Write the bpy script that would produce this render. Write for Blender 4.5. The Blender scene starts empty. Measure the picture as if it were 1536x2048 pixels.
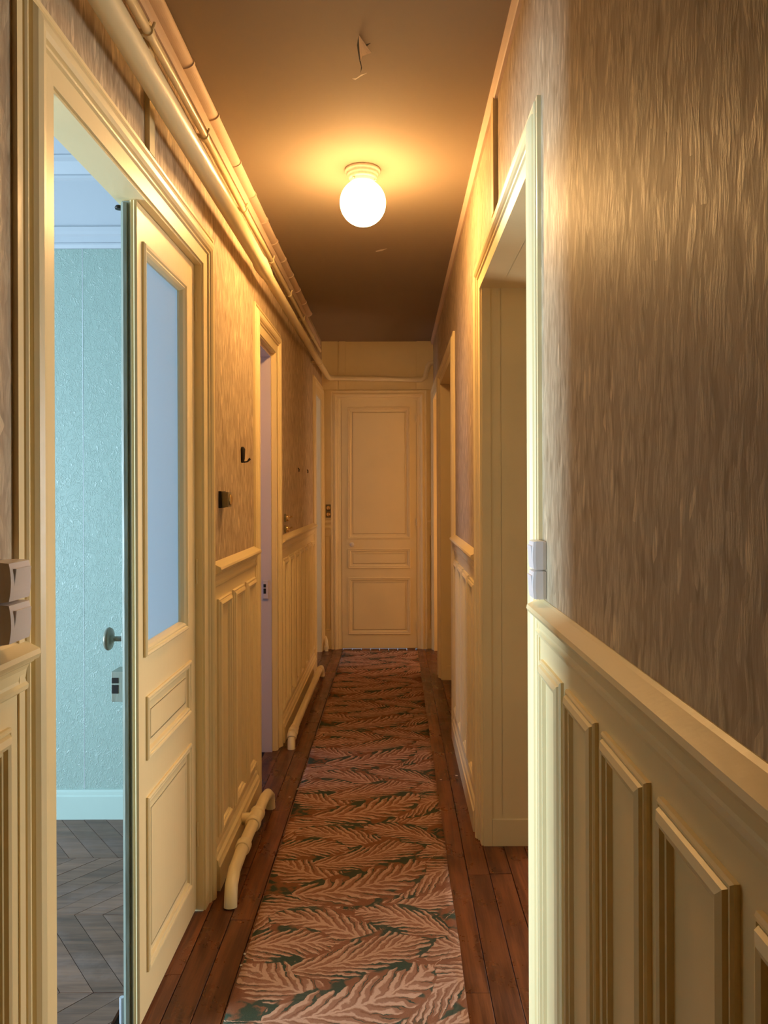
import bpy, math, random
from mathutils import Vector, Matrix
random.seed(7)
S = bpy.context.scene
C = S.collection
PI = math.pi

# ------------------------------------------------------------------ camera
F_PX = 1500.0
EYE = 1.36
cam_d = bpy.data.cameras.new('camera')
cam = bpy.data.objects.new('camera', cam_d)
C.objects.link(cam)
cam.location = (0, 0, EYE)
cam.rotation_euler = (PI / 2, math.radians(0.22), 0)
cam_d.sensor_fit = 'HORIZONTAL'
cam_d.sensor_width = 36.0
cam_d.lens = F_PX / 1536 * 36.0
cam_d.shift_x = -22 / 1536
cam_d.shift_y = -43 / 1536
cam_d.clip_start = 0.02
S.camera = cam

# ------------------------------------------------------------------ world, daylight, warm fill, exposure
w = bpy.data.worlds.new('world')
S.world = w
w.use_nodes = True
w.node_tree.nodes['Background'].inputs[0].default_value = (0.62, 0.80, 1.0, 1)
w.node_tree.nodes['Background'].inputs[1].default_value = 1.0
S.view_settings.view_transform = 'Standard'
S.view_settings.look = 'None'
S.view_settings.gamma = 1.0
S.view_settings.exposure = 0.12
try:
    S.view_settings.use_curve_mapping = False
except Exception:
    pass
S.cycles.max_bounces = 10
S.cycles.diffuse_bounces = 6
S.cycles.sample_clamp_indirect = 6.0

DAY = (0.62, 0.82, 1.0)
def area_light(name, loc, sy, sz, power, direction=1, color=DAY):
    """Side light: daylight in window openings, plus one added warm fill lamp; direction=1 shines towards +X."""
    d = bpy.data.lights.new(name, 'AREA')
    d.shape = 'RECTANGLE'
    d.size = sz
    d.size_y = sy
    d.energy = power
    d.color = color
    o = bpy.data.objects.new(name, d)
    C.objects.link(o)
    o.location = loc
    o.rotation_euler = (0, -PI / 2 * direction, 0)
    return o
area_light('side_light', (-3.86, 0.75, 1.15), 1.1, 1.5, 300)
area_light('side_light', (-3.46, 3.80, 1.50), 0.75, 1.7, 24, 1, (0.50, 0.62, 1.0))
area_light('side_light', (-2.66, 6.05, 1.45), 0.8, 1.6, 9, 1, (0.70, 0.80, 1.0))
area_light('side_light', (3.36, 4.15, 1.30), 1.04, 1.5, 125, -1, (1.0, 0.92, 0.86))
area_light('side_light', (1.30, 6.0, 1.15), 0.5, 1.3, 8, -1, (1.0, 0.60, 0.34))  # added warm lamp inside the closed third passage, brightens the corridor's far end
LAMP_STRENGTH = 135.0
LAMP_COLOR = (1.0, 0.555, 0.20)

# ------------------------------------------------------------------ material helpers
class NT:
    def __init__(s, mat):
        s.t = mat.node_tree
        s.n = s.t.nodes
        s.l = s.t.links
    def node(s, kind, **kw):
        x = s.n.new(kind)
        for k, v in kw.items():
            setattr(x, k, v)
        return x
    def put(s, sock, v):
        if isinstance(v, (int, float)):
            sock.default_value = v
        elif isinstance(v, (tuple, list)):
            sock.default_value = v if len(v) == len(sock.default_value) else tuple(v) + (1,)
        else:
            s.l.new(v, sock)
    def m(s, op, a, b=None, c=None, clamp=False):
        x = s.n.new('ShaderNodeMath')
        x.operation = op
        x.use_clamp = clamp
        s.put(x.inputs[0], a)
        if b is not None:
            s.put(x.inputs[1], b)
        if c is not None:
            s.put(x.inputs[2], c)
        return x.outputs[0]
    def mix(s, f, a, b, blend='MIX'):
        x = s.n.new('ShaderNodeMix')
        x.data_type = 'RGBA'
        x.blend_type = blend
        s.put(x.inputs[0], f)
        s.put(x.inputs[6], a)
        s.put(x.inputs[7], b)
        return x.outputs[2]
    def step(s, v, lo, hi, a=0.0, b=1.0):
        x = s.n.new('ShaderNodeMapRange')
        x.interpolation_type = 'SMOOTHSTEP'
        s.put(x.inputs[0], v)
        for i, q in zip((1, 2, 3, 4), (lo, hi, a, b)):
            s.put(x.inputs[i], q)
        return x.outputs[0]
    def coord(s, scale=(1, 1, 1), loc=(0, 0, 0), rot=(0, 0, 0), kind='Object'):
        tc = s.n.new('ShaderNodeTexCoord')
        mp = s.n.new('ShaderNodeMapping')
        s.l.new(tc.outputs[kind], mp.inputs[0])
        mp.inputs['Location'].default_value = loc
        mp.inputs['Rotation'].default_value = rot
        mp.inputs['Scale'].default_value = scale
        return mp.outputs[0]
    def noise(s, vec, scale=1.0, detail=2.0, rough=0.5, dist=0.0):
        x = s.n.new('ShaderNodeTexNoise')
        s.l.new(vec, x.inputs['Vector'])
        x.inputs['Scale'].default_value = scale
        x.inputs['Detail'].default_value = detail
        x.inputs['Roughness'].default_value = rough
        x.inputs['Distortion'].default_value = dist
        return x
    def voro(s, vec, scale=1.0, feature='F1'):
        x = s.n.new('ShaderNodeTexVoronoi')
        x.feature = feature
        s.l.new(vec, x.inputs['Vector'])
        x.inputs['Scale'].default_value = scale
        return x
    def bump(s, h, strength=0.3, dist=0.01, normal=None):
        x = s.n.new('ShaderNodeBump')
        x.inputs['Strength'].default_value = strength
        x.inputs['Distance'].default_value = dist
        s.l.new(h, x.inputs['Height'])
        if normal is not None:
            s.l.new(normal, x.inputs['Normal'])
        return x.outputs[0]

def new_mat(name):
    m = bpy.data.materials.new(name)
    m.use_nodes = True
    t = NT(m)
    return m, t, t.n['Principled BSDF']

def paint(name, col, rough=0.42, wear=0.12, bump=0.12, spec=0.35):
    m, t, p = new_mat(name)
    p.inputs['Specular IOR Level'].default_value = spec
    v = t.coord()
    n1 = t.noise(v, 3.0, 4).outputs[0]
    n2 = t.noise(v, 45.0, 3).outputs[0]
    dark = tuple(c * 0.80 for c in col)
    f = t.step(n1, 0.42, 0.75, 0.0, wear * 2.2)
    c = t.mix(f, col, dark)
    t.put(p.inputs['Base Color'], c)
    t.put(p.inputs['Roughness'], t.step(n2, 0.3, 0.7, rough - 0.015, rough + 0.015))
    vb = t.coord(scale=(60, 60, 9))
    h = t.noise(vb, 1.0, 3).outputs[0]
    t.put(p.inputs['Normal'], t.bump(h, bump, 0.003))
    return m

CREAM = (0.85, 0.70, 0.385)
M_paint = paint('cream_gloss_paint', CREAM, 0.36)
M_door = paint('door_paint', (0.86, 0.71, 0.40), 0.36)
M_pipe = paint('pipe_paint', (0.84, 0.72, 0.44), 0.30, 0.1, 0.0)
M_duct = paint('matte_beige_paint', (0.72, 0.56, 0.42), 0.6)
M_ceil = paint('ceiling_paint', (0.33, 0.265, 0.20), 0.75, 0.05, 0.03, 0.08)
M_white = paint('white_room_paint', (0.40, 0.43, 0.47), 0.5)
M_teal = paint('pale_teal_paint', (0.36, 0.46, 0.42), 0.45, 0.2)
M_lav = paint('pale_jamb_paint', (0.64, 0.53, 0.51), 0.4)
M_edge = paint('old_grey_green_paint', (0.26, 0.30, 0.25), 0.4, 0.5, 0.5)
M_plastic = paint('white_plastic', (0.80, 0.74, 0.72), 0.3, 0.0, 0.0)
M_brown = paint('tan_room_paint', (0.30, 0.20, 0.10), 0.6)
M_tile = paint('plain_wall_paint', (0.68, 0.70, 0.76), 0.6)

def simple(name, col, rough=0.5, metal=0.0):
    m, t, p = new_mat(name)
    n = t.noise(t.coord(), 120.0, 3).outputs[0]
    t.put(p.inputs['Base Color'], t.mix(n, tuple(c * 0.8 for c in col), tuple(min(1, c * 1.15) for c in col)))
    p.inputs['Roughness'].default_value = rough
    p.inputs['Metallic'].default_value = metal
    return m
M_black = simple('black_iron', (0.02, 0.016, 0.012), 0.45, 0.4)
M_hole = simple('dark_void', (0.008, 0.006, 0.004), 0.9)
M_brass = simple('old_brass', (0.85, 0.62, 0.30), 0.22, 0.9)
M_olive = simple('olive_bakelite', (0.20, 0.16, 0.08), 0.35)
M_steel = simple('painted_knob', (0.20, 0.21, 0.16), 0.35, 0.3)
M_porc = simple('porcelain', (0.75, 0.70, 0.60), 0.2)
M_flake = simple('plaster_flake', (0.75, 0.68, 0.55), 0.8)
M_paper = simple('torn_ceiling_paper', (0.66, 0.52, 0.38), 0.7)

def wallpaper(name, base, light, dark, axis='X'):
    m, t, p = new_mat(name)
    p.inputs['Specular IOR Level'].default_value = 0.30
    tc = t.n.new('ShaderNodeTexCoord')
    warp = t.noise(tc.outputs['Object'], 9.0, 1)
    wv = t.n.new('ShaderNodeVectorMath'); wv.operation = 'MULTIPLY_ADD'
    t.l.new(warp.outputs['Color'], wv.inputs[0])
    wv.inputs[1].default_value = (0.03, 0.03, 0.0)
    t.l.new(tc.outputs['Object'], wv.inputs[2])
    sp = t.n.new('ShaderNodeSeparateXYZ'); t.l.new(wv.outputs[0], sp.inputs[0])
    def dabs(tilt, sx, sz, off):
        """elongated brush dabs, leaning by tilt; returns (mask 0..1, random)"""
        y = t.m('ADD', sp.outputs[1], t.m('MULTIPLY', sp.outputs[2], tilt))
        cb = t.n.new('ShaderNodeCombineXYZ')
        t.put(cb.inputs[0], t.m('MULTIPLY', y, sx)); t.put(cb.inputs[1], t.m('ADD', t.m('MULTIPLY', sp.outputs[2], sz), off))
        v = t.voro(cb.outputs[0]); v.voronoi_dimensions = '2D'
        sc = t.n.new('ShaderNodeSeparateColor'); t.l.new(v.outputs['Color'], sc.inputs[0])
        return t.step(v.outputs['Distance'], 0.30, 0.62, 1.0, 0.0), sc.outputs[0], sc.outputs[1]
    mp = t.n.new('ShaderNodeMapping'); t.l.new(wv.outputs[0], mp.inputs[0])
    mp.inputs['Scale'].default_value = (0.01, 190, 26)
    streak = t.noise(mp.outputs[0], 1.0, 4, 0.65).outputs[0]
    st = t.step(streak, 0.36, 0.62)
    k = None
    for (tl, sx, sz, off, lo) in ((0.16, 42, 12, 0.0, 0.50), (-0.14, 56, 16, 7.7, 0.58), (0.05, 84, 21, 3.1, 0.62), (0.24, 70, 15, 12.4, 0.66)):
        dm, r1, r2 = dabs(tl, sx, sz, off)
        a = t.m('MULTIPLY', dm, t.step(r1, lo, lo + 0.25))
        a = t.m('MULTIPLY', a, t.m('ADD', 0.45, t.m('MULTIPLY', r2, 0.55)))
        k = a if k is None else t.m('MAXIMUM', k, a)
    k = t.m('MULTIPLY', k, t.m('ADD', 0.35, t.m('MULTIPLY', st, 0.65)))
    dm, r1, r2 = dabs(-0.05, 50, 13, 21.0)
    n3 = t.noise(tc.outputs['Object'], 2.6, 2).outputs[0]
    c = t.mix(t.m('MULTIPLY', st, 0.22), base, light)
    c = t.mix(t.m('MULTIPLY', t.m('MULTIPLY', dm, t.step(r1, 0.6, 0.9)), 0.65), c, dark)
    c = t.mix(k, c, light)
    c = t.mix(t.m('MULTIPLY', t.step(n3, 0.45, 0.7), 0.15), c, dark)
    fm, f1, f2 = dabs(0.10, 60, 17, 33.3)
    flk = t.m('MULTIPLY', t.m('MULTIPLY', fm, t.step(f1, 0.93, 0.96)), t.m('ADD', 0.4, t.m('MULTIPLY', st, 0.6)))
    c = t.mix(t.m('MULTIPLY', flk, 0.7), c, tuple(min(1, q * 1.4) for q in light))
    t.put(p.inputs['Base Color'], c)
    t.put(p.inputs['Roughness'], t.m('SUBTRACT', 0.56, t.m('MULTIPLY', k, 0.16)))
    h = t.m('ADD', t.m('MULTIPLY', k, 0.8), t.m('MULTIPLY', streak, 0.55))
    t.put(p.inputs['Normal'], t.bump(h, 0.6, 0.0016))
    return m
M_wp = wallpaper('brushstroke_wallpaper', (0.42, 0.315, 0.20), (0.68, 0.55, 0.36), (0.30, 0.215, 0.12))

def green_paper():
    m, t, p = new_mat('embossed_green_wallpaper')
    v = t.coord(scale=(1, 1, 0.6))
    n0 = t.noise(v, 26.0, 2, 0.5, 2.2).outputs[0]
    ridge = t.m('ABSOLUTE', t.m('SUBTRACT', n0, 0.5))
    r = t.step(ridge, 0.0, 0.035, 1.0, 0.0)
    n1 = t.noise(v, 60.0, 2, 0.5, 1.5).outputs[0]
    r2 = t.step(t.m('ABSOLUTE', t.m('SUBTRACT', n1, 0.5)), 0.0, 0.04, 1.0, 0.0)
    h = t.m('ADD', r, t.m('MULTIPLY', r2, 0.6))
    c = t.mix(t.m('MULTIPLY', h, 0.35), (0.25, 0.34, 0.305), (0.34, 0.43, 0.395))
    t.put(p.inputs['Base Color'], c)
    p.inputs['Roughness'].default_value = 0.42
    t.put(p.inputs['Normal'], t.bump(h, 0.55, 0.002))
    return m
M_green = green_paper()

def wood(name, c1, c2, rough, axis='Y', dust=0.0):
    m, t, p = new_mat(name)
    oi = t.n.new('ShaderNodeObjectInfo')
    tc = t.n.new('ShaderNodeTexCoord')
    off = t.n.new('ShaderNodeVectorMath'); off.operation = 'MULTIPLY_ADD'
    cx = t.n.new('ShaderNodeCombineXYZ')
    t.l.new(oi.outputs['Random'], cx.inputs[0]); t.l.new(oi.outputs['Random'], cx.inputs[1]); t.l.new(oi.outputs['Random'], cx.inputs[2])
    t.l.new(cx.outputs[0], off.inputs[0]); off.inputs[1].default_value = (37, 53, 11)
    t.l.new(tc.outputs['Object'], off.inputs[2])
    mp = t.n.new('ShaderNodeMapping'); t.l.new(off.outputs[0], mp.inputs[0])
    mp.inputs['Scale'].default_value = (34, 2.6, 20) if axis == 'Y' else (2.6, 34, 20)
    g = t.noise(mp.outputs[0], 1.0, 5, 0.62, 0.6).outputs[0]
    mp2 = t.n.new('ShaderNodeMapping'); t.l.new(off.outputs[0], mp2.inputs[0])
    mp2.inputs['Scale'].default_value = (190, 7, 20) if axis == 'Y' else (7, 190, 20)
    g2 = t.noise(mp2.outputs[0], 1.0, 3, 0.6).outputs[0]
    f = t.step(t.m('ADD', t.m('MULTIPLY', g, 0.75), t.m('MULTIPLY', g2, 0.25)), 0.33, 0.68)
    c = t.mix(f, c1, c2)
    sc = t.m('ADD', 0.72, t.m('MULTIPLY', oi.outputs['Random'], 0.5))
    c = t.mix(1.0, c, sc, 'MULTIPLY')
    n = t.noise(tc.outputs['Object'], 5.0, 5, 0.65).outputs[0]
    if dust:
        c = t.mix(t.m('MULTIPLY', t.step(n, 0.46, 0.72), dust), c, (0.25, 0.19, 0.18))
    t.put(p.inputs['Base Color'], c)
    t.put(p.inputs['Roughness'], t.step(n, 0.3, 0.7, rough - 0.08, rough + 0.14))
    t.put(p.inputs['Normal'], t.bump(g2, 0.25, 0.0015))
    return m
M_plank = wood('red_brown_plank', (0.062, 0.016, 0.005), (0.20, 0.064, 0.020), 0.30)
M_parq = wood('worn_oak_parquet', (0.095, 0.048, 0.032), (0.19, 0.100, 0.064), 0.42, 'X', 0.35)
M_sub = simple('dark_subfloor', (0.02, 0.010, 0.006), 0.9)

def glass_mat():
    m, t, p = new_mat('frosted_glass')
    out = t.n['Material Output']
    tr = t.node('ShaderNodeBsdfTranslucent'); tr.inputs[0].default_value = (0.44, 0.52, 0.57, 1)
    df = t.node('ShaderNodeBsdfDiffuse'); df.inputs[0].default_value = (0.50, 0.56, 0.58, 1)
    gl = t.node('ShaderNodeBsdfGlossy'); gl.inputs['Roughness'].default_value = 0.22
    n = t.noise(t.coord(), 90.0, 2).outputs[0]
    t.l.new(t.bump(n, 0.12, 0.002), gl.inputs['Normal'])
    m1 = t.node('ShaderNodeMixShader'); m1.inputs[0].default_value = 0.25
    t.l.new(tr.outputs[0], m1.inputs[1]); t.l.new(df.outputs[0], m1.inputs[2])
    m2 = t.node('ShaderNodeMixShader'); m2.inputs[0].default_value = 0.07
    t.l.new(m1.outputs[0], m2.inputs[1]); t.l.new(gl.outputs[0], m2.inputs[2])
    t.l.new(m2.outputs[0], out.inputs[0])
    return m
M_glass = glass_mat()

def lamp_mat():
    m, t, p = new_mat('lit_opal_glass')
    p.inputs['Base Color'].default_value = (0.9, 0.85, 0.75, 1)
    p.inputs['Roughness'].default_value = 0.2
    p.inputs['Emission Color'].default_value = LAMP_COLOR + (1,)
    # glow shaped by hand: stronger underneath to lift lower walls, dim towards ceiling
    ge = t.node('ShaderNodeNewGeometry')
    sz = t.node('ShaderNodeSeparateXYZ'); t.l.new(ge.outputs['Normal'], sz.inputs[0])
    t.put(p.inputs['Emission Strength'], t.m('MULTIPLY', t.step(sz.outputs[2], -0.5, 0.7, 1.25, 0.13), LAMP_STRENGTH))
    return m
M_lamp = lamp_mat()

# fern fronds woven into the runner: (cx, cy, angle, half length, half width, bend, leaflets per metre, slant)
FRONDS = [
    (-0.37, 0.02, 205, 0.20, 0.095, 1.0, 26, 1.3),
    (0.13, 0.44, 160, 0.20, 0.085, -1.0, 27, 1.4),
    (-0.18, 0.53, 150, 0.22, 0.085, 1.0, 25, 1.3),
    (-0.36, 0.30, 140, 0.20, 0.090, -1.1, 25, 1.2),
    (0.10, 0.08, 30, 0.20, 0.080, 0.8, 26, 1.4),
    (0.14, 0.26, 215, 0.19, 0.085, 1.2, 27, 1.3),
    (-0.06, 0.40, 28, 0.24, 0.080, 0.7, 24, 1.5),
    (-0.34, 0.45, 8, 0.16, 0.075, -0.9, 28, 1.2),
    (0.03, 0.58, 155, 0.16, 0.065, 0.8, 28, 1.3),
    (-0.09, 0.18, 26, 0.25, 0.095, 0.9, 21, 1.0),
]
def rug_mat():
    m, t, p = new_mat('fern_leaf_carpet')
    tc = t.n.new('ShaderNodeTexCoord')
    nz = t.noise(tc.outputs['Object'], 60.0, 3)
    ad = t.n.new('ShaderNodeVectorMath'); ad.operation = 'MULTIPLY_ADD'
    t.l.new(nz.outputs['Color'], ad.inputs[0]); ad.inputs[1].default_value = (0.015, 0.015, 0)
    t.l.new(tc.outputs['Object'], ad.inputs[2])
    sp = t.n.new('ShaderNodeSeparateXYZ'); t.l.new(ad.outputs[0], sp.inputs[0])
    X, Y = sp.outputs[0], sp.outputs[1]
    nb = t.noise(tc.outputs['Object'], 22.0, 3).outputs[0]
    nf = t.noise(tc.outputs['Object'], 240.0, 3).outputs[0]
    ng = t.noise(tc.outputs['Object'], 11.0, 2).outputs[0]
    LIGHT = (0.47, 0.285, 0.185); RUST = (0.215, 0.088, 0.042); GREEN = (0.040, 0.058, 0.036)
    col = t.mix(t.step(nb, 0.42, 0.58), RUST, GREEN)
    for (cx, cy, ang, L, W, k, fr, sl) in FRONDS:
        a = math.radians(ang); ca, sa = math.cos(a), math.sin(a)
        dx = t.m('SUBTRACT', X, cx)
        dy = t.m('WRAP', t.m('SUBTRACT', Y, cy), 0.3, -0.3)
        u = t.m('ADD', t.m('MULTIPLY', dx, ca), t.m('MULTIPLY', dy, sa))
        v = t.m('ADD', t.m('MULTIPLY', dx, -sa), t.m('MULTIPLY', dy, ca))
        v = t.m('SUBTRACT', v, t.m('MULTIPLY', t.m('MULTIPLY', u, u), k))
        av = t.m('ABSOLUTE', v)
        un = t.m('DIVIDE', u, L)
        e = t.m('SUBTRACT', 1.0, t.m('MULTIPLY', un, un))
        wd = t.m('MULTIPLY', t.m('SQRT', t.m('MAXIMUM', e, 0.0001)), W * 1.18)
        q = t.m('DIVIDE', av, wd)
        # leaflets sweep forward along a curve and swell towards their middle
        ph = t.m('MULTIPLY', t.m('SUBTRACT', u, t.m('MULTIPLY', t.m('POWER', av, 0.9), sl * 1.05)), fr * 0.95)
        ph = t.m('ADD', t.m('ADD', ph, 40.0), t.m('MULTIPLY', ng, 1.6))
        f = t.m('FRACT', ph)
        rn = t.m('FRACT', t.m('MULTIPLY', t.m('SINE', t.m('MULTIPLY', t.m('FLOOR', ph), 12.99)), 437.5))
        tri = t.m('MULTIPLY', t.m('ABSOLUTE', t.m('SUBTRACT', f, 0.5)), 2.0)
        ln = t.m('SUBTRACT', 1.0, t.m('MULTIPLY', rn, 0.30))
        edge = t.m('MULTIPLY', ln, t.m('SUBTRACT', 1.0, t.m('MULTIPLY', t.m('POWER', tri, 3.0), 0.5)))
        inside = t.step(t.m('SUBTRACT', edge, q), 0.0, 0.04)
        slit = t.step(t.m('ADD', tri, t.m('MULTIPLY', q, 0.66)), 1.02, 1.10)
        rust = t.step(t.m('ADD', tri, t.m('MULTIPLY', nb, 0.7)), 0.85, 1.25)
        rust2 = t.m('MULTIPLY', t.step(t.m('ADD', f, t.m('MULTIPLY', t.m('SUBTRACT', nb, 0.5), 0.8)), 0.45, 0.62), 0.75)
        lc = t.mix(t.m('MAXIMUM', t.m('MULTIPLY', rust, 0.85), rust2), LIGHT, RUST)
        mid = t.step(av, 0.002, 0.005, 1.0, 0.0)
        lc = t.mix(mid, lc, LIGHT)
        lc = t.mix(slit, lc, t.mix(t.step(t.m('ADD', q, t.m('MULTIPLY', rn, 0.4)), 0.50, 0.75), RUST, GREEN))
        halo = t.step(t.m('SUBTRACT', 1.04, q), 0.0, 0.05)
        col = t.mix(t.m('MULTIPLY', halo, 0.95), col, t.mix(t.step(ng, 0.46, 0.52), GREEN, RUST))
        col = t.mix(inside, col, lc)
    col = t.mix(t.m('MULTIPLY', nf, 0.4), col, t.mix(1.0, col, (0.6, 0.6, 0.6), 'MULTIPLY'))
    t.put(p.inputs['Base Color'], col)
    p.inputs['Roughness'].default_value = 0.95
    p.inputs['Specular IOR Level'].default_value = 0.1
    t.put(p.inputs['Normal'], t.bump(nf, 0.5, 0.003))
    return m
M_rug = rug_mat()

# ------------------------------------------------------------------ mesh helpers
class MB:
    def __init__(s):
        s.v = []; s.f = []; s.mi = []; s.sm = []
    def face(s, idx, mi=0, sm=False):
        s.f.append(idx); s.mi.append(mi); s.sm.append(sm)
    def box(s, x0, x1, y0, y1, z0, z1, mi=0):
        b = len(s.v)
        s.v += [(x0,y0,z0),(x1,y0,z0),(x1,y1,z0),(x0,y1,z0),(x0,y0,z1),(x1,y0,z1),(x1,y1,z1),(x0,y1,z1)]
        ms = mi if isinstance(mi, (list, tuple)) else [mi]*6
        for q, mm in zip(((0,3,2,1),(4,5,6,7),(0,1,5,4),(1,2,6,5),(2,3,7,6),(3,0,4,7)), ms):
            s.face([b+i for i in q], mm)      # -Z +Z -Y +X +Y -X
        return s
    def bevbox(s, x0, x1, y0, y1, z0, z1, c, mi=0):
        """box with the top edges chamfered by c"""
        b = len(s.v)
        s.v += [(x0,y0,z0),(x1,y0,z0),(x1,y1,z0),(x0,y1,z0),(x0,y0,z1-c),(x1,y0,z1-c),(x1,y1,z1-c),(x0,y1,z1-c),
                (x0+c,y0+c,z1),(x1-c,y0+c,z1),(x1-c,y1-c,z1),(x0+c,y1-c,z1)]
        for q in ((0,3,2,1),(0,1,5,4),(1,2,6,5),(2,3,7,6),(3,0,4,7),(4,5,9,8),(5,6,10,9),(6,7,11,10),(7,4,8,11),(8,9,10,11)):
            s.face([b+i for i in q], mi)
        return s
    def frame(s, P, a0, a1, b0, b1, prof, closed=True, mi=0):
        """mitred moulding round a rectangle; P(a,b,t)->xyz; prof=[(s,t)] from the outer edge inwards.
        closed=False leaves the bottom side out (door casing)."""
        b = len(s.v)
        for (q, t) in prof:
            if closed:
                c = [(a0+q,b0+q),(a0+q,b1-q),(a1-q,b1-q),(a1-q,b0+q)]
            else:
                c = [(a0+q,b0),(a0+q,b1-q),(a1-q,b1-q),(a1-q,b0)]
            s.v += [P(x, z, t) for x, z in c]
        sides = (0,1,2,3) if closed else (0,1,2)
        for i in range(len(prof)-1):
            for k in sides:
                k2 = (k+1) % 4
                s.face([b+4*i+k, b+4*i+k2, b+4*(i+1)+k2, b+4*(i+1)+k], mi)
        return s
    def sweep(s, P, a0, a1, prof, mi=0):
        """moulding along a; prof=[(b,t)]"""
        b = len(s.v); n = len(prof)
        for a in (a0, a1):
            s.v += [P(a, z, t) for z, t in prof]
        for i in range(n-1):
            s.face([b+i, b+i+1, b+n+i+1, b+n+i], mi)
        s.face([b+i for i in range(n)][::-1], mi)
        s.face([b+n+i for i in range(n)], mi)
        return s
    def tube(s, pts, rad, seg=14, mi=0, caps=True):
        """smooth tube through pts; rad a number or a list"""
        pts = [Vector(p) for p in pts]; n = len(pts)
        rs = rad if isinstance(rad, (list, tuple)) else [rad]*n
        b = len(s.v)
        up = None
        for i, p in enumerate(pts):
            d = (pts[min(i+1, n-1)] - pts[max(i-1, 0)]).normalized()
            if up is None:
                up = Vector((0,0,1)) if abs(d.z) < 0.9 else Vector((1,0,0))
            side = d.cross(up)
            if side.length < 1e-4:
                side = d.cross(Vector((1,0,0)))
            side.normalize(); up = side.cross(d).normalized()
            for k in range(seg):
                a = 2*PI*k/seg
                s.v.append(tuple(p + (side*math.cos(a) + up*math.sin(a))*rs[i]))
        for i in range(n-1):
            for k in range(seg):
                k2 = (k+1) % seg
                s.face([b+i*seg+k, b+i*seg+k2, b+(i+1)*seg+k2, b+(i+1)*seg+k], mi, True)
        if caps:
            for i in (0, n-1):
                c = len(s.v)
                s.v += [s.v[b+i*seg+k] for k in range(seg)]
                s.face([c+k for k in range(seg)][::(-1 if i == 0 else 1)], mi)
        return s
    def lathe(s, prof, M=None, seg=32, mi=0, smooth=True):
        """prof=[(r,h)] about local Z, placed by matrix M"""
        M = M or Matrix()
        b = len(s.v); n = len(prof)
        for (r, h) in prof:
            for k in range(seg):
                a = 2*PI*k/seg
                s.v.append(tuple(M @ Vector((r*math.cos(a), r*math.sin(a), h))))
        for i in range(n-1):
            for k in range(seg):
                k2 = (k+1) % seg
                s.face([b+i*seg+k, b+i*seg+k2, b+(i+1)*seg+k2, b+(i+1)*seg+k], mi, smooth)
        s.face([b+k for k in range(seg)][::-1], mi)
        s.face([b+(n-1)*seg+k for k in range(seg)], mi)
        return s
    def obj(s, name, mats, parent=None, kind=None, label=None, cat=None, group=None, origin=None):
        me = bpy.data.meshes.new(name)
        v = s.v
        if origin is not None:
            v = [(a-origin[0], b-origin[1], c-origin[2]) for a, b, c in v]
        me.from_pydata(v, [], s.f)
        for m in (mats if isinstance(mats, (list, tuple)) else [mats]):
            me.materials.append(m)
        me.polygons.foreach_set('material_index', s.mi)
        me.polygons.foreach_set('use_smooth', s.sm)
        me.update()
        bm_fix(me)
        o = bpy.data.objects.new(name, me)
        C.objects.link(o)
        if origin is not None:
            o.location = origin
        if parent is not None:
            o.parent = parent
            if origin is not None:
                o.location = Vector(origin) - Vector(parent.location)
            elif parent.location.length > 0:
                o.location = -Vector(parent.location)
        tag(o, label, cat, group, kind)
        return o

def bm_fix(me):
    import bmesh
    bm = bmesh.new(); bm.from_mesh(me)
    bmesh.ops.recalc_face_normals(bm, faces=bm.faces)
    bm.to_mesh(me); bm.free()

def tag(o, label=None, cat=None, group=None, kind=None):
    if label: o['label'] = label
    if cat: o['category'] = cat
    if group: o['group'] = group
    if kind: o['kind'] = kind
    return o
def empty(name, loc, label=None, cat=None, group=None, kind=None):
    o = bpy.data.objects.new(name, None)
    o.empty_display_size = 0.05
    C.objects.link(o); o.location = loc
    return tag(o, label, cat, group, kind)
def soft(o, wd=0.002, seg=2):
    b = o.modifiers.new('soft', 'BEVEL'); b.width = wd; b.segments = seg; b.limit_method = 'ANGLE'
    return o

# ------------------------------------------------------------------ dimensions
XL, XR = -0.625, 0.332         # corridor wall faces
TH = 0.075                     # partition thickness
YE = 6.456                     # end wall
YB = -1.7                      # wall behind the camera
ZC = 2.643                     # corridor ceiling
ZR = 2.82                      # side room ceiling
# openings (y0, y1, head)
L_OPEN = [(1.366, 2.435, 2.10), (3.43, 3.93, 2.085), (5.83, 6.33, 2.13)]
R_OPEN = [(1.825, 2.87, 2.133), (4.235, 5.38, 2.12), (5.62, 6.36, 2.13)]
PL = lambda a, b, t: (XL + t, a, b)
PR = lambda a, b, t: (XR - t, a, b)

def segments(ops, lo, hi):
    out = []; y = lo
    for a, b, _ in ops:
        out.append((y, a)); y = b
    out.append((y, hi))
    return out

# ------------------------------------------------------------------ walls
def wall_side(name, x_face, sgn, ops, mats):
    """sgn=+1: the corridor lies towards +X"""
    mb = MB()
    x0, x1 = (x_face - TH, x_face) if sgn > 0 else (x_face, x_face + TH)
    ms = [2, 2, 2, 0, 2, 1] if sgn > 0 else [2, 2, 2, 1, 2, 0]
    for (a, b) in segments(ops, YB, YE + 0.08):
        mb.box(x0, x1, a, b, 0, ZR, ms)
    for (a, b, z) in ops:
        mb.box(x0, x1, a, b, z, ZR, ms)
    return mb.obj(name, mats, kind='structure')
wall_left = wall_side('wall_left', XL, 1, L_OPEN, [M_wp, M_green, M_paint])
wall_right = wall_side('wall_right', XR, -1, R_OPEN, [M_wp, M_paint, M_paint])
wall_end = MB().box(XL - TH, XR + TH, YE, YE + 0.08, 0, ZR).obj('wall_end', M_paint, kind='structure')
wall_rear = MB().box(XL - TH, XR + TH, YB - 0.08, YB, 0, ZR).obj('wall_rear', M_paint, kind='structure')
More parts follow.
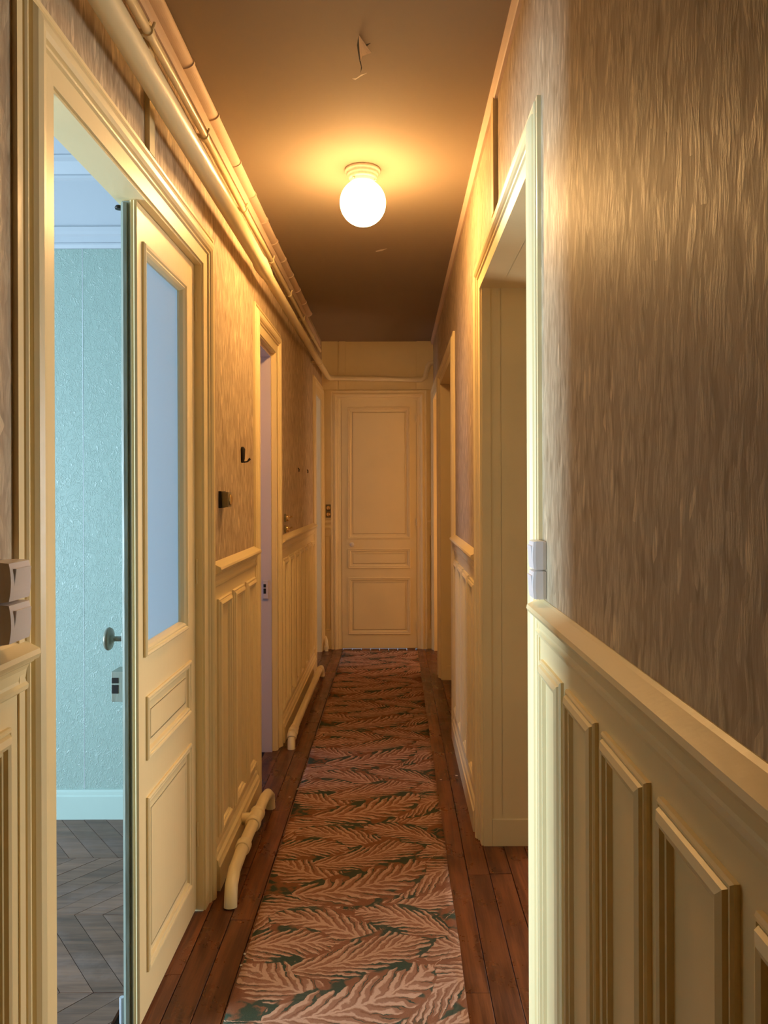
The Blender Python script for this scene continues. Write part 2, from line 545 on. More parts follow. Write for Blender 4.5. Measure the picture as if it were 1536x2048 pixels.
ceiling = MB().box(XL, XR, YB, YE, ZC, ZC + 0.05).obj('ceiling', M_ceil, kind='structure')

CAS = [(0, 0), (0, .010), (.004, .013), (.010, .012), (.013, .008), (.018, .008), (.021, .014), (.028, .020),
       (.040, .0235), (.052, .022), (.059, .017), (.062, .010), (.066, .0135), (.070, .0125), (.073, .007), (.115, .006), (.115, 0)]
def casing(name, P, op, z=None, prof=CAS, wdt=0.115):
    a, b, h = op
    mb = MB().frame(P, a - wdt, b + wdt, 0, h + wdt, prof, closed=False)
    return mb.obj(name, M_paint, kind='structure')
n_trim = 1
for P, ops in ((PL, L_OPEN), (PR, R_OPEN)):
    for op in ops:
        if P is PL and op is L_OPEN[2]:
            casing('trim_%d' % n_trim, P, (op[0], 6.33, op[2]))
        elif P is PR and op is R_OPEN[2]:
            casing('trim_%d' % n_trim, P, (op[0], 6.345, op[2]))
        else:
            casing('trim_%d' % n_trim, P, op)
        n_trim += 1

PAN = [(0, -.001), (0, .006), (.003, .009), (.006, .009), (.008, .007), (.011, .013), (.020, .0165), (.026, .0145),
       (.029, .008), (.032, .010), (.035, .009), (.038, .0015), (.040, .0010)]
RAIL = [(1.028, 0), (1.028, .006), (1.033, .012), (1.040, .013), (1.045, .009), (1.050, .008), (1.066, .010), (1.074, .014),
        (1.079, .022), (1.082, .023), (1.084, .030), (1.092, .034), (1.100, .032), (1.112, .008), (1.116, .002), (1.116, 0)]
BASE = [(0, 0), (0, .026), (.080, .026), (.084, .022), (.090, .020), (.100, .019), (.110, .012), (.122, .010), (.128, .006), (.128, 0)]
DT = 0.006
def dado(wall, P, a0, a1, panels, rail_a1=None, rail_a0=None):
    """the panelled lower wall between two door casings, children of its wall"""
    def Q(a, b, t): return P(a, b, t + DT)
    mb = MB()
    p0, p1 = P(a0, 0.0, 0.0), P(a1, 1.06, DT)
    mb.box(min(p0[0], p1[0]), max(p0[0], p1[0]), a0, a1, 0.0, 1.06)
    mb.obj('dado_board', M_paint, wall)
    MB().sweep(P, rail_a0 if rail_a0 is not None else a0, rail_a1 if rail_a1 is not None else a1, RAIL).obj('chair_rail', M_paint, wall)
    MB().sweep(P, a0, a1, BASE).obj('baseboard', M_paint, wall)
    for (q0, q1) in panels:
        m = MB().frame(Q, q0, q1, .160, .985, PAN)
        m.v += [Q(q0 + .04, .2, .0012), Q(q1 - .04, .2, .0012), Q(q1 - .04, .945, .0012), Q(q0 + .04, .945, .0012)]
        n = len(m.v); m.face([n-4, n-3, n-2, n-1])
        m.obj('dado_panel', M_paint, wall)

def spread(a0, a1, n, gap=.045, end=.05):
    wdt = (a1 - a0 - 2*end - (n-1)*gap) / n
    return [(a0 + end + i*(wdt+gap), a0 + end + i*(wdt+gap) + wdt) for i in range(n)]
def back_from(y, n, wdt=.205, gap=.043):
    out = []
    for i in range(n):
        out.append((y - wdt, y)); y -= wdt + gap
    return out
dado(wall_left, PL, YB, 1.251, back_from(1.195, 9))
dado(wall_left, PL, 2.55, 3.315, [(2.60, 2.80), (2.842, 3.042), (3.084, 3.284)], rail_a1=3.322)
dado(wall_left, PL, 4.045, 5.715, spread(4.045, 5.715, 7))
dado(wall_right, PR, YB, 1.71, back_from(1.660, 11))
dado(wall_right, PR, 2.985, 4.12, spread(2.985, 4.12, 4, .05, .045), rail_a1=4.127)
# vertical battens over the doors and picture-rail strip
def batten(wall, P, y, wd, z0, z1, t=.012):
    a, b = P(y, 0, 0), P(y + wd, 0, t)
    MB().box(min(a[0], b[0]), max(a[0], b[0]), y, y + wd, z0, z1).obj('vertical_batten', M_paint, wall)
batten(wall_left, PL, 1.885, .04, 2.216, 2.56)
batten(wall_right, PR, 2.40, .05, 2.25, 2.62, .014)
batten(wall_right, PR, 1.69, .016, 0.0, 2.25, .009)
batten(wall_left, PL, 1.228, .018, 0.0, 2.216, .009)

# reveals (jamb linings) of the openings
def reveal(name, x0, x1, op, mat, th=.018):
    a, b, h = op
    mb = MB()
    mb.box(x0, x1, a - .0, a + th, 0, h); mb.box(x0, x1, b - th, b, 0, h); mb.box(x0, x1, a + th, b - th, h - th, h)
    return mb.obj(name, mat, kind='structure')

# corridor corner strip on the right, box strip on the left
MB().sweep(PR, YB, YE, [(2.612, 0), (2.612, .010), (2.616, .013), (2.636, .020), (ZC, .022), (ZC, 0)]).obj('trim_20', M_duct, kind='structure')
strip = MB().sweep(PL, YB, 6.2, [(2.545, 0), (2.545, .014), (2.562, .016), (2.566, .012), (2.592, .012), (2.598, .0)]).obj('trim_21', M_duct, kind='structure')

# end wall joinery
def PE(a, b, t): return (a, YE - t, b)
def px(x, y, Y=YE):  # photo pixel on a plane facing the camera -> (X, Z)
    return ((x - 790) * Y / F_PX, EYE + (981 - y) * Y / F_PX)
dx0, dx1 = px(683, 0)[0], px(833, 0)[0]
DTOP = px(0, 799)[1]
def end_casing():
    prof = [(0, 0), (0, .03), (.006, .034), (.014, .034), (.018, .028), (.026, .028), (.030, .034), (.040, .036), (.050, .030),
            (.056, .022), (.064, .022), (.068, .016), (.088, .014), (.088, 0)]
    mb = MB().frame(PE, dx0 - .090, dx1 + .090, 0, DTOP + .078, prof, closed=False)
    return mb.obj('trim_7', M_paint, kind='structure')
end_casing()
# boards over the end door
bz0, bz1 = DTOP + .082, ZC
for (a, b, z0, z1, t) in ((XL, px(678,0)[0] - .005, bz0, bz1, .016), (px(678,0)[0] + .005, px(693,0)[0] - .005, bz0, bz1, .016),
                          (px(693,0)[0], px(833,0)[0] - .003, px(0,760)[1], bz1 - .03, .006), (px(833,0)[0] + .005, XR, bz0, bz1, .016),
                          (px(693,0)[0] + .004, px(833,0)[0] - .004, bz0, px(0,772)[1], .012)):
    MB().box(a, b, YE - t, YE, z0, z1).obj('overdoor_board', M_paint, wall_end)
for (a, b) in ((XL, dx0 - .092), (dx1 + .092, XR)):
    MB().sweep(PE, a, b, [(z, t * .7) for z, t in RAIL]).obj('chair_rail', M_paint, wall_end)
    MB().sweep(PE, a, b, [(z, t * .6) for z, t in BASE]).obj('baseboard', M_paint, wall_end)
    if b - a > .03:
        MB().frame(PE, a + .015, b - .006, .16, .98, [(0, 0), (0, .006), (.006, .010), (.012, .004), (.014, .001)]).obj('dado_panel', M_paint, wall_end)

# ------------------------------------------------------------------ door leaves
DPAN = [(0, -.001), (0, .005), (.004, .008), (.009, .007), (.012, .003), (.016, .005), (.021, .0035), (.025, -.004), (.040, -.005),
        (.044, -.002), (.046, -.002)]
def panelled_face(mb, P, a0, a1, z0, z1, panels, sunk=-.006, mi=0):
    """flat door face with real openings for panels; panels=[(a,b,z,z2)]"""
    zs = sorted({z0, z1} | {q[2] for q in panels} | {q[3] for q in panels})
    for i in range(len(zs)-1):
        za, zb = zs[i], zs[i+1]
        hole = [q for q in panels if q[2] <= za + 1e-6 and q[3] >= zb - 1e-6]
        spans = [(a0, a1)] if not hole else [(a0, hole[0][0]), (hole[0][1], a1)]
        for (p, q) in spans:
            n = len(mb.v)
            mb.v += [P(p, za, 0), P(q, za, 0), P(q, zb, 0), P(p, zb, 0)]
            mb.face([n, n+1, n+2, n+3], mi)

def leaf(root, P, a0, a1, z0, z1, panels, glass=None, thick=.037, back=None, edge_mat=None):
    """door leaf with parts: frame, one child per panel, glass pane"""
    allp = panels + ([glass] if glass else [])
    mb = MB()
    panelled_face(mb, P, a0, a1, z0, z1, allp)
    B = lambda a, b, t: P(a, b, -thick - t)
    panelled_face(mb, B, a0, a1, z0, z1, allp, mi=1)
    def strip(p, q, mi=0):
        n = len(mb.v)
        mb.v += [P(p[0], p[1], 0), P(q[0], q[1], 0), P(q[0], q[1], -thick), P(p[0], p[1], -thick)]
        mb.face([n, n+1, n+2, n+3], mi)
    cs = [(a0, z0), (a1, z0), (a1, z1), (a0, z1)]
    for i in range(4): strip(cs[i], cs[(i+1) % 4], 1 if i == 3 else 0)
    for q in allp:
        c = [(q[0], q[2]), (q[1], q[2]), (q[1], q[3]), (q[0], q[3])]
        for i in range(4): strip(c[i], c[(i+1) % 4])
    fr = mb.obj('leaf_frame', [M_door, edge_mat or M_door], root)
    for q in panels:
        m = MB().frame(P, q[0] - .006, q[1] + .006, q[2] - .006, q[3] + .006, DPAN)
        k = .038
        n = len(m.v); m.v += [P(q[0]+k, q[2]+k, -.002), P(q[1]-k, q[2]+k, -.002), P(q[1]-k, q[3]-k, -.002), P(q[0]+k, q[3]-k, -.002)]
        m.face([n, n+1, n+2, n+3])
        k = -.002
        n = len(m.v); m.v += [P(q[0]+k, q[2]+k, -thick+.006), P(q[1]-k, q[2]+k, -thick+.006), P(q[1]-k, q[3]-k, -thick+.006), P(q[0]+k, q[3]-k, -thick+.006)]
        m.face([n, n+1, n+2, n+3])
        m.obj('door_panel', M_door, root)
    if glass:
        g = glass
        gp = [(0, -.001), (0, .006), (.005, .010), (.011, .009), (.014, .004), (.019, .006), (.024, .0), (.028, -.010), (.028, -.018)]
        MB().frame(P, g[0] - .012, g[1] + .012, g[2] - .012, g[3] + .012, gp).obj('glazing_bead', M_door, root)
        p0 = P(g[0] + .004, g[2] + .004, -.016); p1 = P(g[1] - .004, g[3] - .004, -.020)
        MB().box(min(p0[0], p1[0]), max(p0[0], p1[0]), min(p0[1], p1[1]), max(p0[1], p1[1]), p0[2], p1[2]).obj('glass_pane', M_glass, root)
    return fr

XLEAF = -0.648
MID = 1.888
FAR1 = 2.435
door_1 = empty('door_1', (0, 0, 0), kind='structure')
tag(door_1, 'glazed cream leaf of the double door, standing closed')
PD = lambda a, b, t: (XLEAF + t, a, b)
leaf(door_1, PD, MID, FAR1 - .006, .012, 2.092,
     [(MID + .062, FAR1 - .078, .120, .560), (MID + .062, FAR1 - .078, .668, .822)],
     glass=(MID + .050, FAR1 - .125, .945, 1.990), edge_mat=M_edge)
# moulded rebate strip on the meeting edge
MB().sweep(lambda a, b, t: (b, MID - t, a), .012, 2.092,
           [(XLEAF + .002, 0), (XLEAF + .002, .004), (XLEAF - .004, .007), (XLEAF - .008, .003), (XLEAF - .012, .006), (XLEAF - .016, .003), (XLEAF - .016, 0)]
           ).obj('rebate_moulding', M_door, door_1)
MB().sweep(lambda a, b, t: (b, MID - t, a), .012, 2.085,
           [(XLEAF - .022, 0), (XLEAF - .022, .010), (XLEAF - .030, .012), (XLEAF - .036, .010), (XLEAF - .036, 0)]).obj('edge_strip', M_edge, door_1)
def knob(parent, x, y, z, sgn=-1, mat=M_steel, plate=M_edge):
    Mx = Matrix.Translation((x, y, z)) @ Matrix.Rotation(PI/2 * sgn, 4, 'Y')
    k = MB().lathe([(.010, 0), (.010, .006), (.0065, .010), (.0065, .032), (.016, .036), (.027, .040), (.0295, .045), (.027, .050), (.012, .054), (.001, .055)], Mx, 24).obj('door_knob', mat, parent)
    a, b = sorted((x, x + sgn*.008))
    soft(MB().box(a, b, y - .018, y + .018, z - .020, z + .020).obj('knob_plate', plate, parent), .003)
    return k
knob(door_1, XLEAF - .037, MID + .022, .985)
def strike_box(parent, x0, x1, y0, y1, z0, z1, mat):
    o = MB().box(x0, x1, y0, y1, z0, z1).obj('strike_box', mat, parent)
    soft(o, .0015)
    wx = x1 - x0
    for (za, zb) in ((.62, .80), (.28, .56)):
        MB().box(x0 + .0015, x0 + wx*.55, y0 - .0008, y0 + .0005, z0 + (z1-z0)*za, z0 + (z1-z0)*zb).obj('latch_slot', M_hole, parent)
    return o
strike_box(door_1, XLEAF - .066, XLEAF - .034, MID - .006, MID + .05, .832, .908, M_edge)
MB().tube([(XLEAF - .046, MID + .004, .02), (XLEAF - .046, MID + .004, .085)], .006, 10).obj('floor_bolt', M_white, door_1)
MB().lathe([(.009, 0), (.010, .004), (.007, .009), (.001, .010)], Matrix.Translation((XLEAF - .046, MID + .004, 2.072)), 14).obj('top_bolt', M_black, door_1)
for z in (.25, 1.1, 1.95):
    MB().tube([(XLEAF + .004, FAR1 - .004, z - .04), (XLEAF + .004, FAR1 - .004, z + .04)], .005, 10).obj('door_hinge', M_door, door_1)
# jamb lining of the double door
reveal('trim_8', XL - TH - .001, XL - .0005, (1.366, FAR1 + .0, 2.10), M_paint, .006)

# the other leaf, swung open into the side room
door_2 = empty('door_2', (0, 0, 0), kind='structure')
ang = math.radians(168)
hx, hy = XLEAF - .045, 1.375
def PO(a, b, t):  # a along the leaf from the hinge
    return (hx - math.sin(ang)*a - math.cos(ang)*t*0 , hy + math.cos(ang)*a + t, b)
leaf(door_2, PO, .0, .51, .012, 2.088, [(.07, .45, .120, .560), (.07, .45, .668, .822)], glass=(.07, .45, .945, 1.990))

# end door
door_3 = empty('door_3', (0, 0, 0), kind='structure')
tag(door_3, 'closed three-panel cream door across the end of the corridor')
PDE = lambda a, b, t: (a, YE - .012 - t, b)
ez = lambda y: px(0, y)[1]
ex = lambda x: px(x, 0)[0]
leaf(door_3, PDE, dx0 + .002, dx1 - .002, .007, DTOP - .003,
     [(ex(697), ex(819), ez(1076), ez(816)), (ex(697), ex(819), ez(1135), ez(1098)), (ex(697), ex(819), ez(1267), ez(1156))], thick=.011)
MB().lathe([(.010, 0), (.008, .012), (.014, .022), (.020, .032), (.020, .040), (.012, .048), (.001, .05)],
           Matrix.Translation((ex(704), YE - .012, ez(1088))) @ Matrix.Rotation(PI/2, 4, 'X'), 20).obj('door_knob', M_porc, door_3)
for yy in (838, 1044, 1249):
    MB().tube([(dx1 + .002, YE - .030, ez(yy) - .032), (dx1 + .002, YE - .030, ez(yy) + .032)], .006, 10).obj('door_hinge', M_paint, door_3)
    MB().box(dx1 - .022, dx1 - .002, YE - .0145, YE - .011, ez(yy) - .028, ez(yy) + .028).obj('hinge_plate', M_paint, door_3)

# ------------------------------------------------------------------ second left doorway
reveal('trim_9', XL - .020, XL - .0005, L_OPEN[1], M_paint, .006)
jamb = MB()
jamb.box(XL - TH - .02, XL - .020, 3.905, 3.93, 0, 2.085)
jamb.box(XL - TH - .02, XL - .020, 3.43, 3.455, 0, 2.085)
jamb.box(XL - TH - .02, XL - .020, 3.455, 3.905, 2.06, 2.085)
jamb.obj('trim_10', M_lav, kind='structure')
door_4 = empty('door_4', (0, 0, 0), kind='structure')
# its leaf swung flat into the next room; only the strike box on the jamb shows
strike_box(door_4, XL - .062, XL - .035, 3.897, 3.915, .80, .895, M_lav)
reveal('trim_11', XL - TH - .001, XL - .0005, L_OPEN[2], M_paint, .006)

# ------------------------------------------------------------------ right hand passages
def passage(n, op, depth, zt, back=True):
    """plain cupboard-deep passage behind the right wall"""
    a, b, h = op
    x0, x1 = XR + TH - .001, XR + TH + depth
    mb = MB()
    mb.box(x0, x1, b, b + .05, 0, zt)
    mb.box(x0, x1, a - .05, a, 0, zt)
    if back: mb.box(x1, x1 + .05, a - .05, b + .05, 0, zt)
    mb.box(x0, x1 + .05, a - .05, b + .05, zt, zt + .05)
    o = mb.obj('wall_passage', M_paint, kind='structure')
    # framed panel and plinth on the far cheek
    PF = lambda p, z, t: (p, b - t, z)
    MB().sweep(PF, XR + .035, x1, [(0, 0), (0, .006), (.100, .006), (.103, .0)]).obj('cheek_plinth', M_paint, o)
    MB().box(XR + .002, XR + .034, b - .006, b, 0, h).obj('cheek_lining', M_paint, o)
    return o
passage(1, R_OPEN[0], .273, 2.133, False)
passage(2, R_OPEN[1], .22, 2.12)
passage(3, R_OPEN[2], 1.00, 2.13)
# the room behind the first right-hand doorway, with its own window
mb = MB()
for (a, b, z0) in ((.90, 1.825, 0), (2.87, 5.45, 0), (1.825, 2.87, 2.133)):
    mb.box(.68, .72, a, b, z0, 2.7)
mb.obj('wall_right_room_inner', M_brown, kind='structure')
MB().box(.68, 3.4, .84, .90, 0, 2.7).obj('wall_right_room_near', M_brown, kind='structure')
MB().box(.68, 3.4, 5.45, 5.51, 0, 2.7).obj('wall_right_room_far', M_brown, kind='structure')
mb = MB()
mb.box(3.4, 3.46, .90, 3.60, 0, 2.7); mb.box(3.4, 3.46, 4.70, 5.45, 0, 2.7); mb.box(3.4, 3.46, 3.60, 4.70, 0, .5); mb.box(3.4, 3.46, 3.60, 4.70, 2.1, 2.7)
mb.obj('wall_right_room_outer', M_brown, kind='structure')
MB().box(.68, 3.46, .84, 5.51, 2.7, 2.75).obj('ceiling_right_room', M_white, kind='structure')
MB().box(1.452, 3.4, .90, 5.45, -.06, -.002).obj('floor_right_room', M_plank, kind='structure')

# ------------------------------------------------------------------ floor of planks
floor = MB().box(XL - TH - .03, 1.45, YB, YE, -.06, -.016).obj('floor', M_sub, kind='structure')
PW = .0781
rnd = random.Random(11)
def plank_mesh(L):
    return L
row = 0
x = .2526 - PW * 12
plank_id = 0
while x < 1.30:
    xa, xb = x + .0011, x + PW - .0011
    if xa < XL - TH: 
        x += PW; continue
    joints = [YB]
    if abs(x - (.2526 - PW*10)) < .01: js = [.62, 1.52, 2.38, 3.19, 4.4, 5.35]
    elif abs(x - (.2526 - PW)) < .01: js = [.7, 2.03, 3.51, 4.75, 5.9]
    elif abs(x - (.2526 + PW)) < .01: js = [1.2, 2.66, 4.2, 5.5]
    else:
        js = []; y = YB + rnd.uniform(.3, 1.4)
        while y < YE - .4:
            js.append(y); y += rnd.uniform(.95, 1.7)
    ys = [YB] + [j for j in js if j > YB + .1] + [YE]
    for i in range(len(ys)-1):
        ya, yb = ys[i] + .0006, ys[i+1] - .0006
        dz = rnd.uniform(-.0008, .0006)
        if xa > XR + .06:      # inside the passages only
            ok = any(ya < o[1] and yb > o[0] for o in R_OPEN)
            if not ok: continue
        MB().bevbox(xa, xb, ya, yb, -.016, dz, .0009).obj('plank', M_plank, floor, origin=((xa+xb)/2, (ya+yb)/2, 0))
    x += PW

# ------------------------------------------------------------------ side room 1 (green paper, chevron parquet)
XW = -3.9
YF = 3.128
rf = MB().box(XW, XL - TH - .03, YB, YF, -.06, -.014).obj('floor_side_room', M_sub, kind='structure')
seams = [YF + .03 - .374 * i for i in range(0, 14)]
CP = .0915
SH = .302
def chevron(xc, y0, y1, flip, mb=None):
    """one slanted parquet board; its ends lie on the seams y0<y1"""
    g = .0012
    b = 0 if mb is None else len(mb.v)
    sh = SH if not flip else -SH
    yb, ya = y1 - g, y0 + g
    f = (y1 - y0) / .374
    pts = [(xc + sh*f + g, ya), (xc + sh*f + CP - g, ya), (xc + CP - g, yb), (xc + g, yb)]
    z = rnd.uniform(-.0007, .0006)
    m = mb or MB()
    n = len(m.v)
    m.v += [(p[0], p[1], -.014) for p in pts] + [(p[0], p[1], z) for p in pts]
    for q in ((0,3,2,1),(4,5,6,7),(0,1,5,4),(1,2,6,5),(2,3,7,6),(3,0,4,7)):
        m.face([n+i for i in q])
    return m, pts
stuff = MB()
cnt = 0
for i in range(len(seams)-1):
    y1, y0 = min(seams[i], YF - .001), seams[i+1]
    full = seams[i] - seams[i+1]
    flip = (i % 2 == 1)
    x = -1.035 if not flip else -1.035 + SH
    x -= CP * 40
    while x < XL:
        xs = [x, x + CP, x + (SH if not flip else -SH), x + CP + (SH if not flip else -SH)]
        if max(xs) < XL - TH - .032 and min(xs) > XW:
            near = i < 6 and max(xs) > -2.6
            if near and cnt < 290:
                m, pts = chevron(x, y0, y1, flip)
                cx = sum(p[0] for p in pts)/4; cy = sum(p[1] for p in pts)/4
                m.obj('parquet_board', M_parq, rf, origin=(cx, cy, 0)); cnt += 1
            else:
                chevron(x, y0, y1, flip, stuff)
        elif max(xs) >= XL - TH - .032 and min(xs) < XL - TH - .032:
            # board cut at the threshold: clip polygon in x
            m, pts = chevron(x, y0, y1, flip)
            lim = XL - TH - .031
            out = []
            for k in range(4):
                p, q = pts[k], pts[(k+1) % 4]
                if p[0] <= lim: out.append(p)
                if (p[0] - lim) * (q[0] - lim) < 0:
                    tt = (lim - p[0]) / (q[0] - p[0]); out.append((lim, p[1] + (q[1]-p[1])*tt))
            if len(out) >= 3 and i < 6 and cnt < 295:
                m = MB(); nn = len(out)
                m.v = [(p[0], p[1], -.014) for p in out] + [(p[0], p[1], 0.0) for p in out]
                m.face(list(range(nn))[::-1]); m.face([nn+k for k in range(nn)])
                for k in range(nn):
                    m.face([k, (k+1) % nn, nn+(k+1) % nn, nn+k])
                cx = sum(p[0] for p in out)/nn; cy = sum(p[1] for p in out)/nn
                m.obj('parquet_board', M_parq, rf, origin=(cx, cy, 0)); cnt += 1
        x += CP
stuff.obj('parquet_field', M_parq, rf, kind='stuff')

def room(name, x0, x1, y0, y1, zc, win, m_wall, far_mat=None, wz=(.4, 2.3)):
    """box room left of the corridor wall; win=(ya,yb) window opening in its outer wall"""
    far = MB().box(x0, x1, y1, y1 + .06, 0, zc).obj('wall_' + name + '_far', far_mat or m_wall, kind='structure')
    MB().box(x0, x1, y0 - .06, y0, 0, zc).obj('wall_' + name + '_near', m_wall, kind='structure')
    mb = MB()
    mb.box(x0 - .06, x0, y0, win[0], 0, zc); mb.box(x0 - .06, x0, win[1], y1, 0, zc)
    mb.box(x0 - .06, x0, win[0], win[1], 0, wz[0]); mb.box(x0 - .06, x0, win[0], win[1], wz[1], zc)
    mb.obj('wall_' + name + '_outer', m_wall, kind='structure')
    MB().box(x0 - .06, x1, y0 - .06, y1 + .06, zc, zc + .05).obj('ceiling_' + name, M_white, kind='structure')
    return far
far1 = room('green_room', XW, XL - TH, YB, YF, ZR, (.15, 1.35), M_green)
window_1 = MB()
for (a, b) in ((.15, .21), (1.29, 1.35), (.73, .77)):
    window_1.box(XW - .05, XW - .01, a, b, .4, 2.3)
window_1.box(XW - .05, XW - .01, .21, 1.29, .4, .46); window_1.box(XW - .05, XW - .01, .21, 1.29, 2.24, 2.3)
window_1.obj('window_1', M_white, kind='structure')
PF1 = lambda a, b, t: (a, YF - t, b)
MB().sweep(PF1, XW, XL - TH, [(0, 0), (0, .018), (.095, .018), (.100, .014), (.112, .013), (.120, .006), (.120, 0)]).obj('baseboard_green_room', M_teal, kind='structure')
MB().sweep(PF1, XW, XL - TH, [(2.372, 0), (2.372, .008), (2.385, .014), (2.392, .014), (2.396, .009), (2.420, .010), (2.428, .018), (2.440, .020), (2.458, .022), (2.460, 0)]).obj('trim_12', M_white, kind='structure')
MB().sweep(PF1, XW, XL - TH, [(2.460, 0), (2.460, .004), (2.655, .005), (2.662, .014), (2.672, .016), (2.680, .012), (2.725, .030), (2.735, .044), (2.745, .046), (2.752, .040), (2.79, .085), (2.80, .10), (2.82, .10), (2.82, 0)]).obj('trim_13', M_white, kind='structure')
PC = lambda a, b, t: (b, a, ZR - t)
MB().sweep(PC, YB, YF - .10, [(-1.50, 0), (-1.50, .02), (-1.47, .03), (-1.455, .012), (-1.41, .012), (-1.40, .024), (-1.375, .024), (-1.365, .008), (-1.345, .008), (-1.345, 0)]).obj('trim_14', M_white, kind='structure')
# wallpaper seams on the far green wall
for sx in (-1.30, -.83):
    MB().box(sx, sx + .0012, YF - .0012, YF, .12, 2.372).obj('paper_seam', M_tile, far1)

# side room 2 and 3
room('second_room', -3.5, XL - TH, 3.20, 5.55, 2.7, (3.43, 4.18), M_tile)
MB().box(-3.5, XL - TH - .03, 3.20, 5.55, -.06, -.001).obj('floor_second_room', M_parq, kind='structure')
MB().box(-3.5, XL - TH, 5.53, 5.55, 0, .12).obj('baseboard_second_room', M_white, kind='structure')
room('third_room', -2.7, XL - TH, 5.62, 7.2, 2.7, (5.65, 6.45), M_tile)
MB().box(-2.7, XL - TH - .03, 5.62, 7.2, -.06, -.001).obj('floor_third_room', M_parq, kind='structure')

# ------------------------------------------------------------------ rug
rug_m = MB()
RX0, RX1, RY0, RY1 = -.442, .186, -1.2, 6.33
nx, ny = 24, 220
for j in range(ny+1):
    for i in range(nx+1):
        xx = RX0 + (RX1-RX0)*i/nx; yy = RY0 + (RY1-RY0)*j/ny
        if i in (0, nx):
            xx += .0015*math.sin(yy*9) + rnd.uniform(-.0006, .0006)
        zz = .0065 + .0008*math.sin(yy*2.1 + xx*5)
        rug_m.v.append((xx, yy, zz))
for j in range(ny):
    for i in range(nx):
        a = j*(nx+1)+i
        rug_m.face([a, a+1, a+nx+2, a+nx+1], 0, True)
n0 = len(rug_m.v)
edge = [i for i in range(nx+1)] + [j*(nx+1)+nx for j in range(1, ny+1)] + [ny*(nx+1)+i for i in range(nx-1, -1, -1)] + [j*(nx+1) for j in range(ny-1, 0, -1)]
for e in edge:
    v = rug_m.v[e]; rug_m.v.append((v[0], v[1], .0007))
for k in range(len(edge)):
    k2 = (k+1) % len(edge)
    rug_m.face([edge[k], edge[k2], n0+k2, n0+k])
rug_m.face([n0+k for k in range(len(edge))])
rug = rug_m.obj('runner_rug', M_rug, label='long pink and green fern-patterned carpet runner down the corridor floor', cat='rug')

# ------------------------------------------------------------------ ceiling lamp
LX, LY = -.124, 3.0
lamp = empty('ceiling_lamp', (LX, LY, ZC), 'lit white glass globe lamp on a stepped round ceiling base', 'lamp')
base = MB().lathe([(.071, 0), (.072, -.006), (.070, -.012), (.064, -.014), (.064, -.020), (.061, -.026), (.058, -.028), (.058, -.035), (.054, -.040), (.050, -.042), (.050, -.052), (.046, -.055)],
                  Matrix.Translation((LX, LY, ZC)), 48)
base.obj('lamp_base', M_porc, lamp, origin=(LX, LY, ZC))
gp = [(.040, -.046)]
R = .0915
cz = -.132
for i in range(1, 25):
    a = math.radians(64) - math.radians(154) * i / 24
    gp.append((max(R*math.cos(a), .0005), cz + R*math.sin(a)))
MB().lathe(gp, Matrix.Translation((LX, LY, ZC)), 48).obj('glass_globe', M_lamp, lamp, origin=(LX, LY, ZC))
for a in (120, 340, 230):
    ca, sa = math.cos(math.radians(a)), math.sin(math.radians(a))
    MB().tube([(LX + .049*ca, LY + .049*sa, ZC - .047), (LX + .058*ca, LY + .058*sa, ZC - .047)], .0028, 8).obj('fixing_screw', M_brass, lamp, origin=(LX, LY, ZC))

# ------------------------------------------------------------------ torn ceiling paper
def tear(pts_hole, flap):
    m = MB(); m.v = [(x, y, ZC - .0006) for x, y in pts_hole]; m.face(list(range(len(pts_hole))))
    m.obj('tear_gap', M_hole, ceiling)
    m = MB(); n = len(flap)
    m.v = [(a[0], a[1], ZC - a[2]) for a in flap] + [(a[0] + .0008, a[1], ZC - a[2] - .0008) for a in flap]
    m.face(list(range(n))); m.face([n+i for i in range(n)][::-1])
    for k in range(n): m.face([k, (k+1) % n, n+(k+1) % n, n+k])
    m.obj('torn_paper', M_paper, ceiling)
def cxy(x, y):
    Y = (ZC - EYE) * F_PX / (981 - y); return ((x - 790 + (981-y)*.00384) * Y / F_PX, Y)
hole = [cxy(*p) for p in ((717,68),(714,90),(716,105),(719,122),(722,133),(721,146),(724,135),(721,118),(723,104),(730,95),(742,85),(728,89))]
fl = [(cxy(717,68)+(.001,)), (cxy(742,84)+(.030,)), (cxy(733,93)+(.022,)), (cxy(724,105)+(.010,)), (cxy(721,120)+(.002,)), (cxy(719,100)+(.001,))]
tear(hole, fl)
m = MB(); q = [cxy(*p) for p in ((704,156),(712,155),(722,148),(735,144),(722,151),(711,158))]
m.v = [(a, b, ZC - .002) for a, b in q]; m.face(list(range(6))); m.obj('torn_paper', M_flake, ceiling)
m = MB(); q = [cxy(*p) for p in ((751,501),(762,498),(775,496),(764,501),(752,503))]
m.v = [(a, b, ZC - .002) for a, b in q]; m.face(list(range(5))); m.obj('torn_paper', M_flake, ceiling)

# ------------------------------------------------------------------ pipes
def collar(y, x, z, r, ln=.02, d=(0,1,0)):
    d = Vector(d).normalized(); p = Vector((x, y, z))
    return MB().tube([p - d*ln/2*1.3, p - d*ln/2, p + d*ln/2, p + d*ln/2*1.3], [r*.88, r, r, r*.88], 20)
BPX, BPZ, BPR = -.562, 2.318, .029
bp = empty('heating_pipe', (BPX, YB, BPZ), 'thick cream heating pipe running under the ceiling on the left', 'pipe')
og = (BPX, YB, BPZ)
MB().tube([(BPX, YB + .01, BPZ), (BPX, 3.12, BPZ)], BPR, 28).obj('thick_pipe', M_pipe, bp, origin=og)
MB().tube([(BPX, 3.12, BPZ), (BPX, 3.15, BPZ), (BPX - .002, 3.19, BPZ), (BPX-.002, 3.30, BPZ)], [BPR, BPR*1.13, BPR*1.12, BPR*.98], 28).obj('reducer_joint', M_pipe, bp, origin=og)
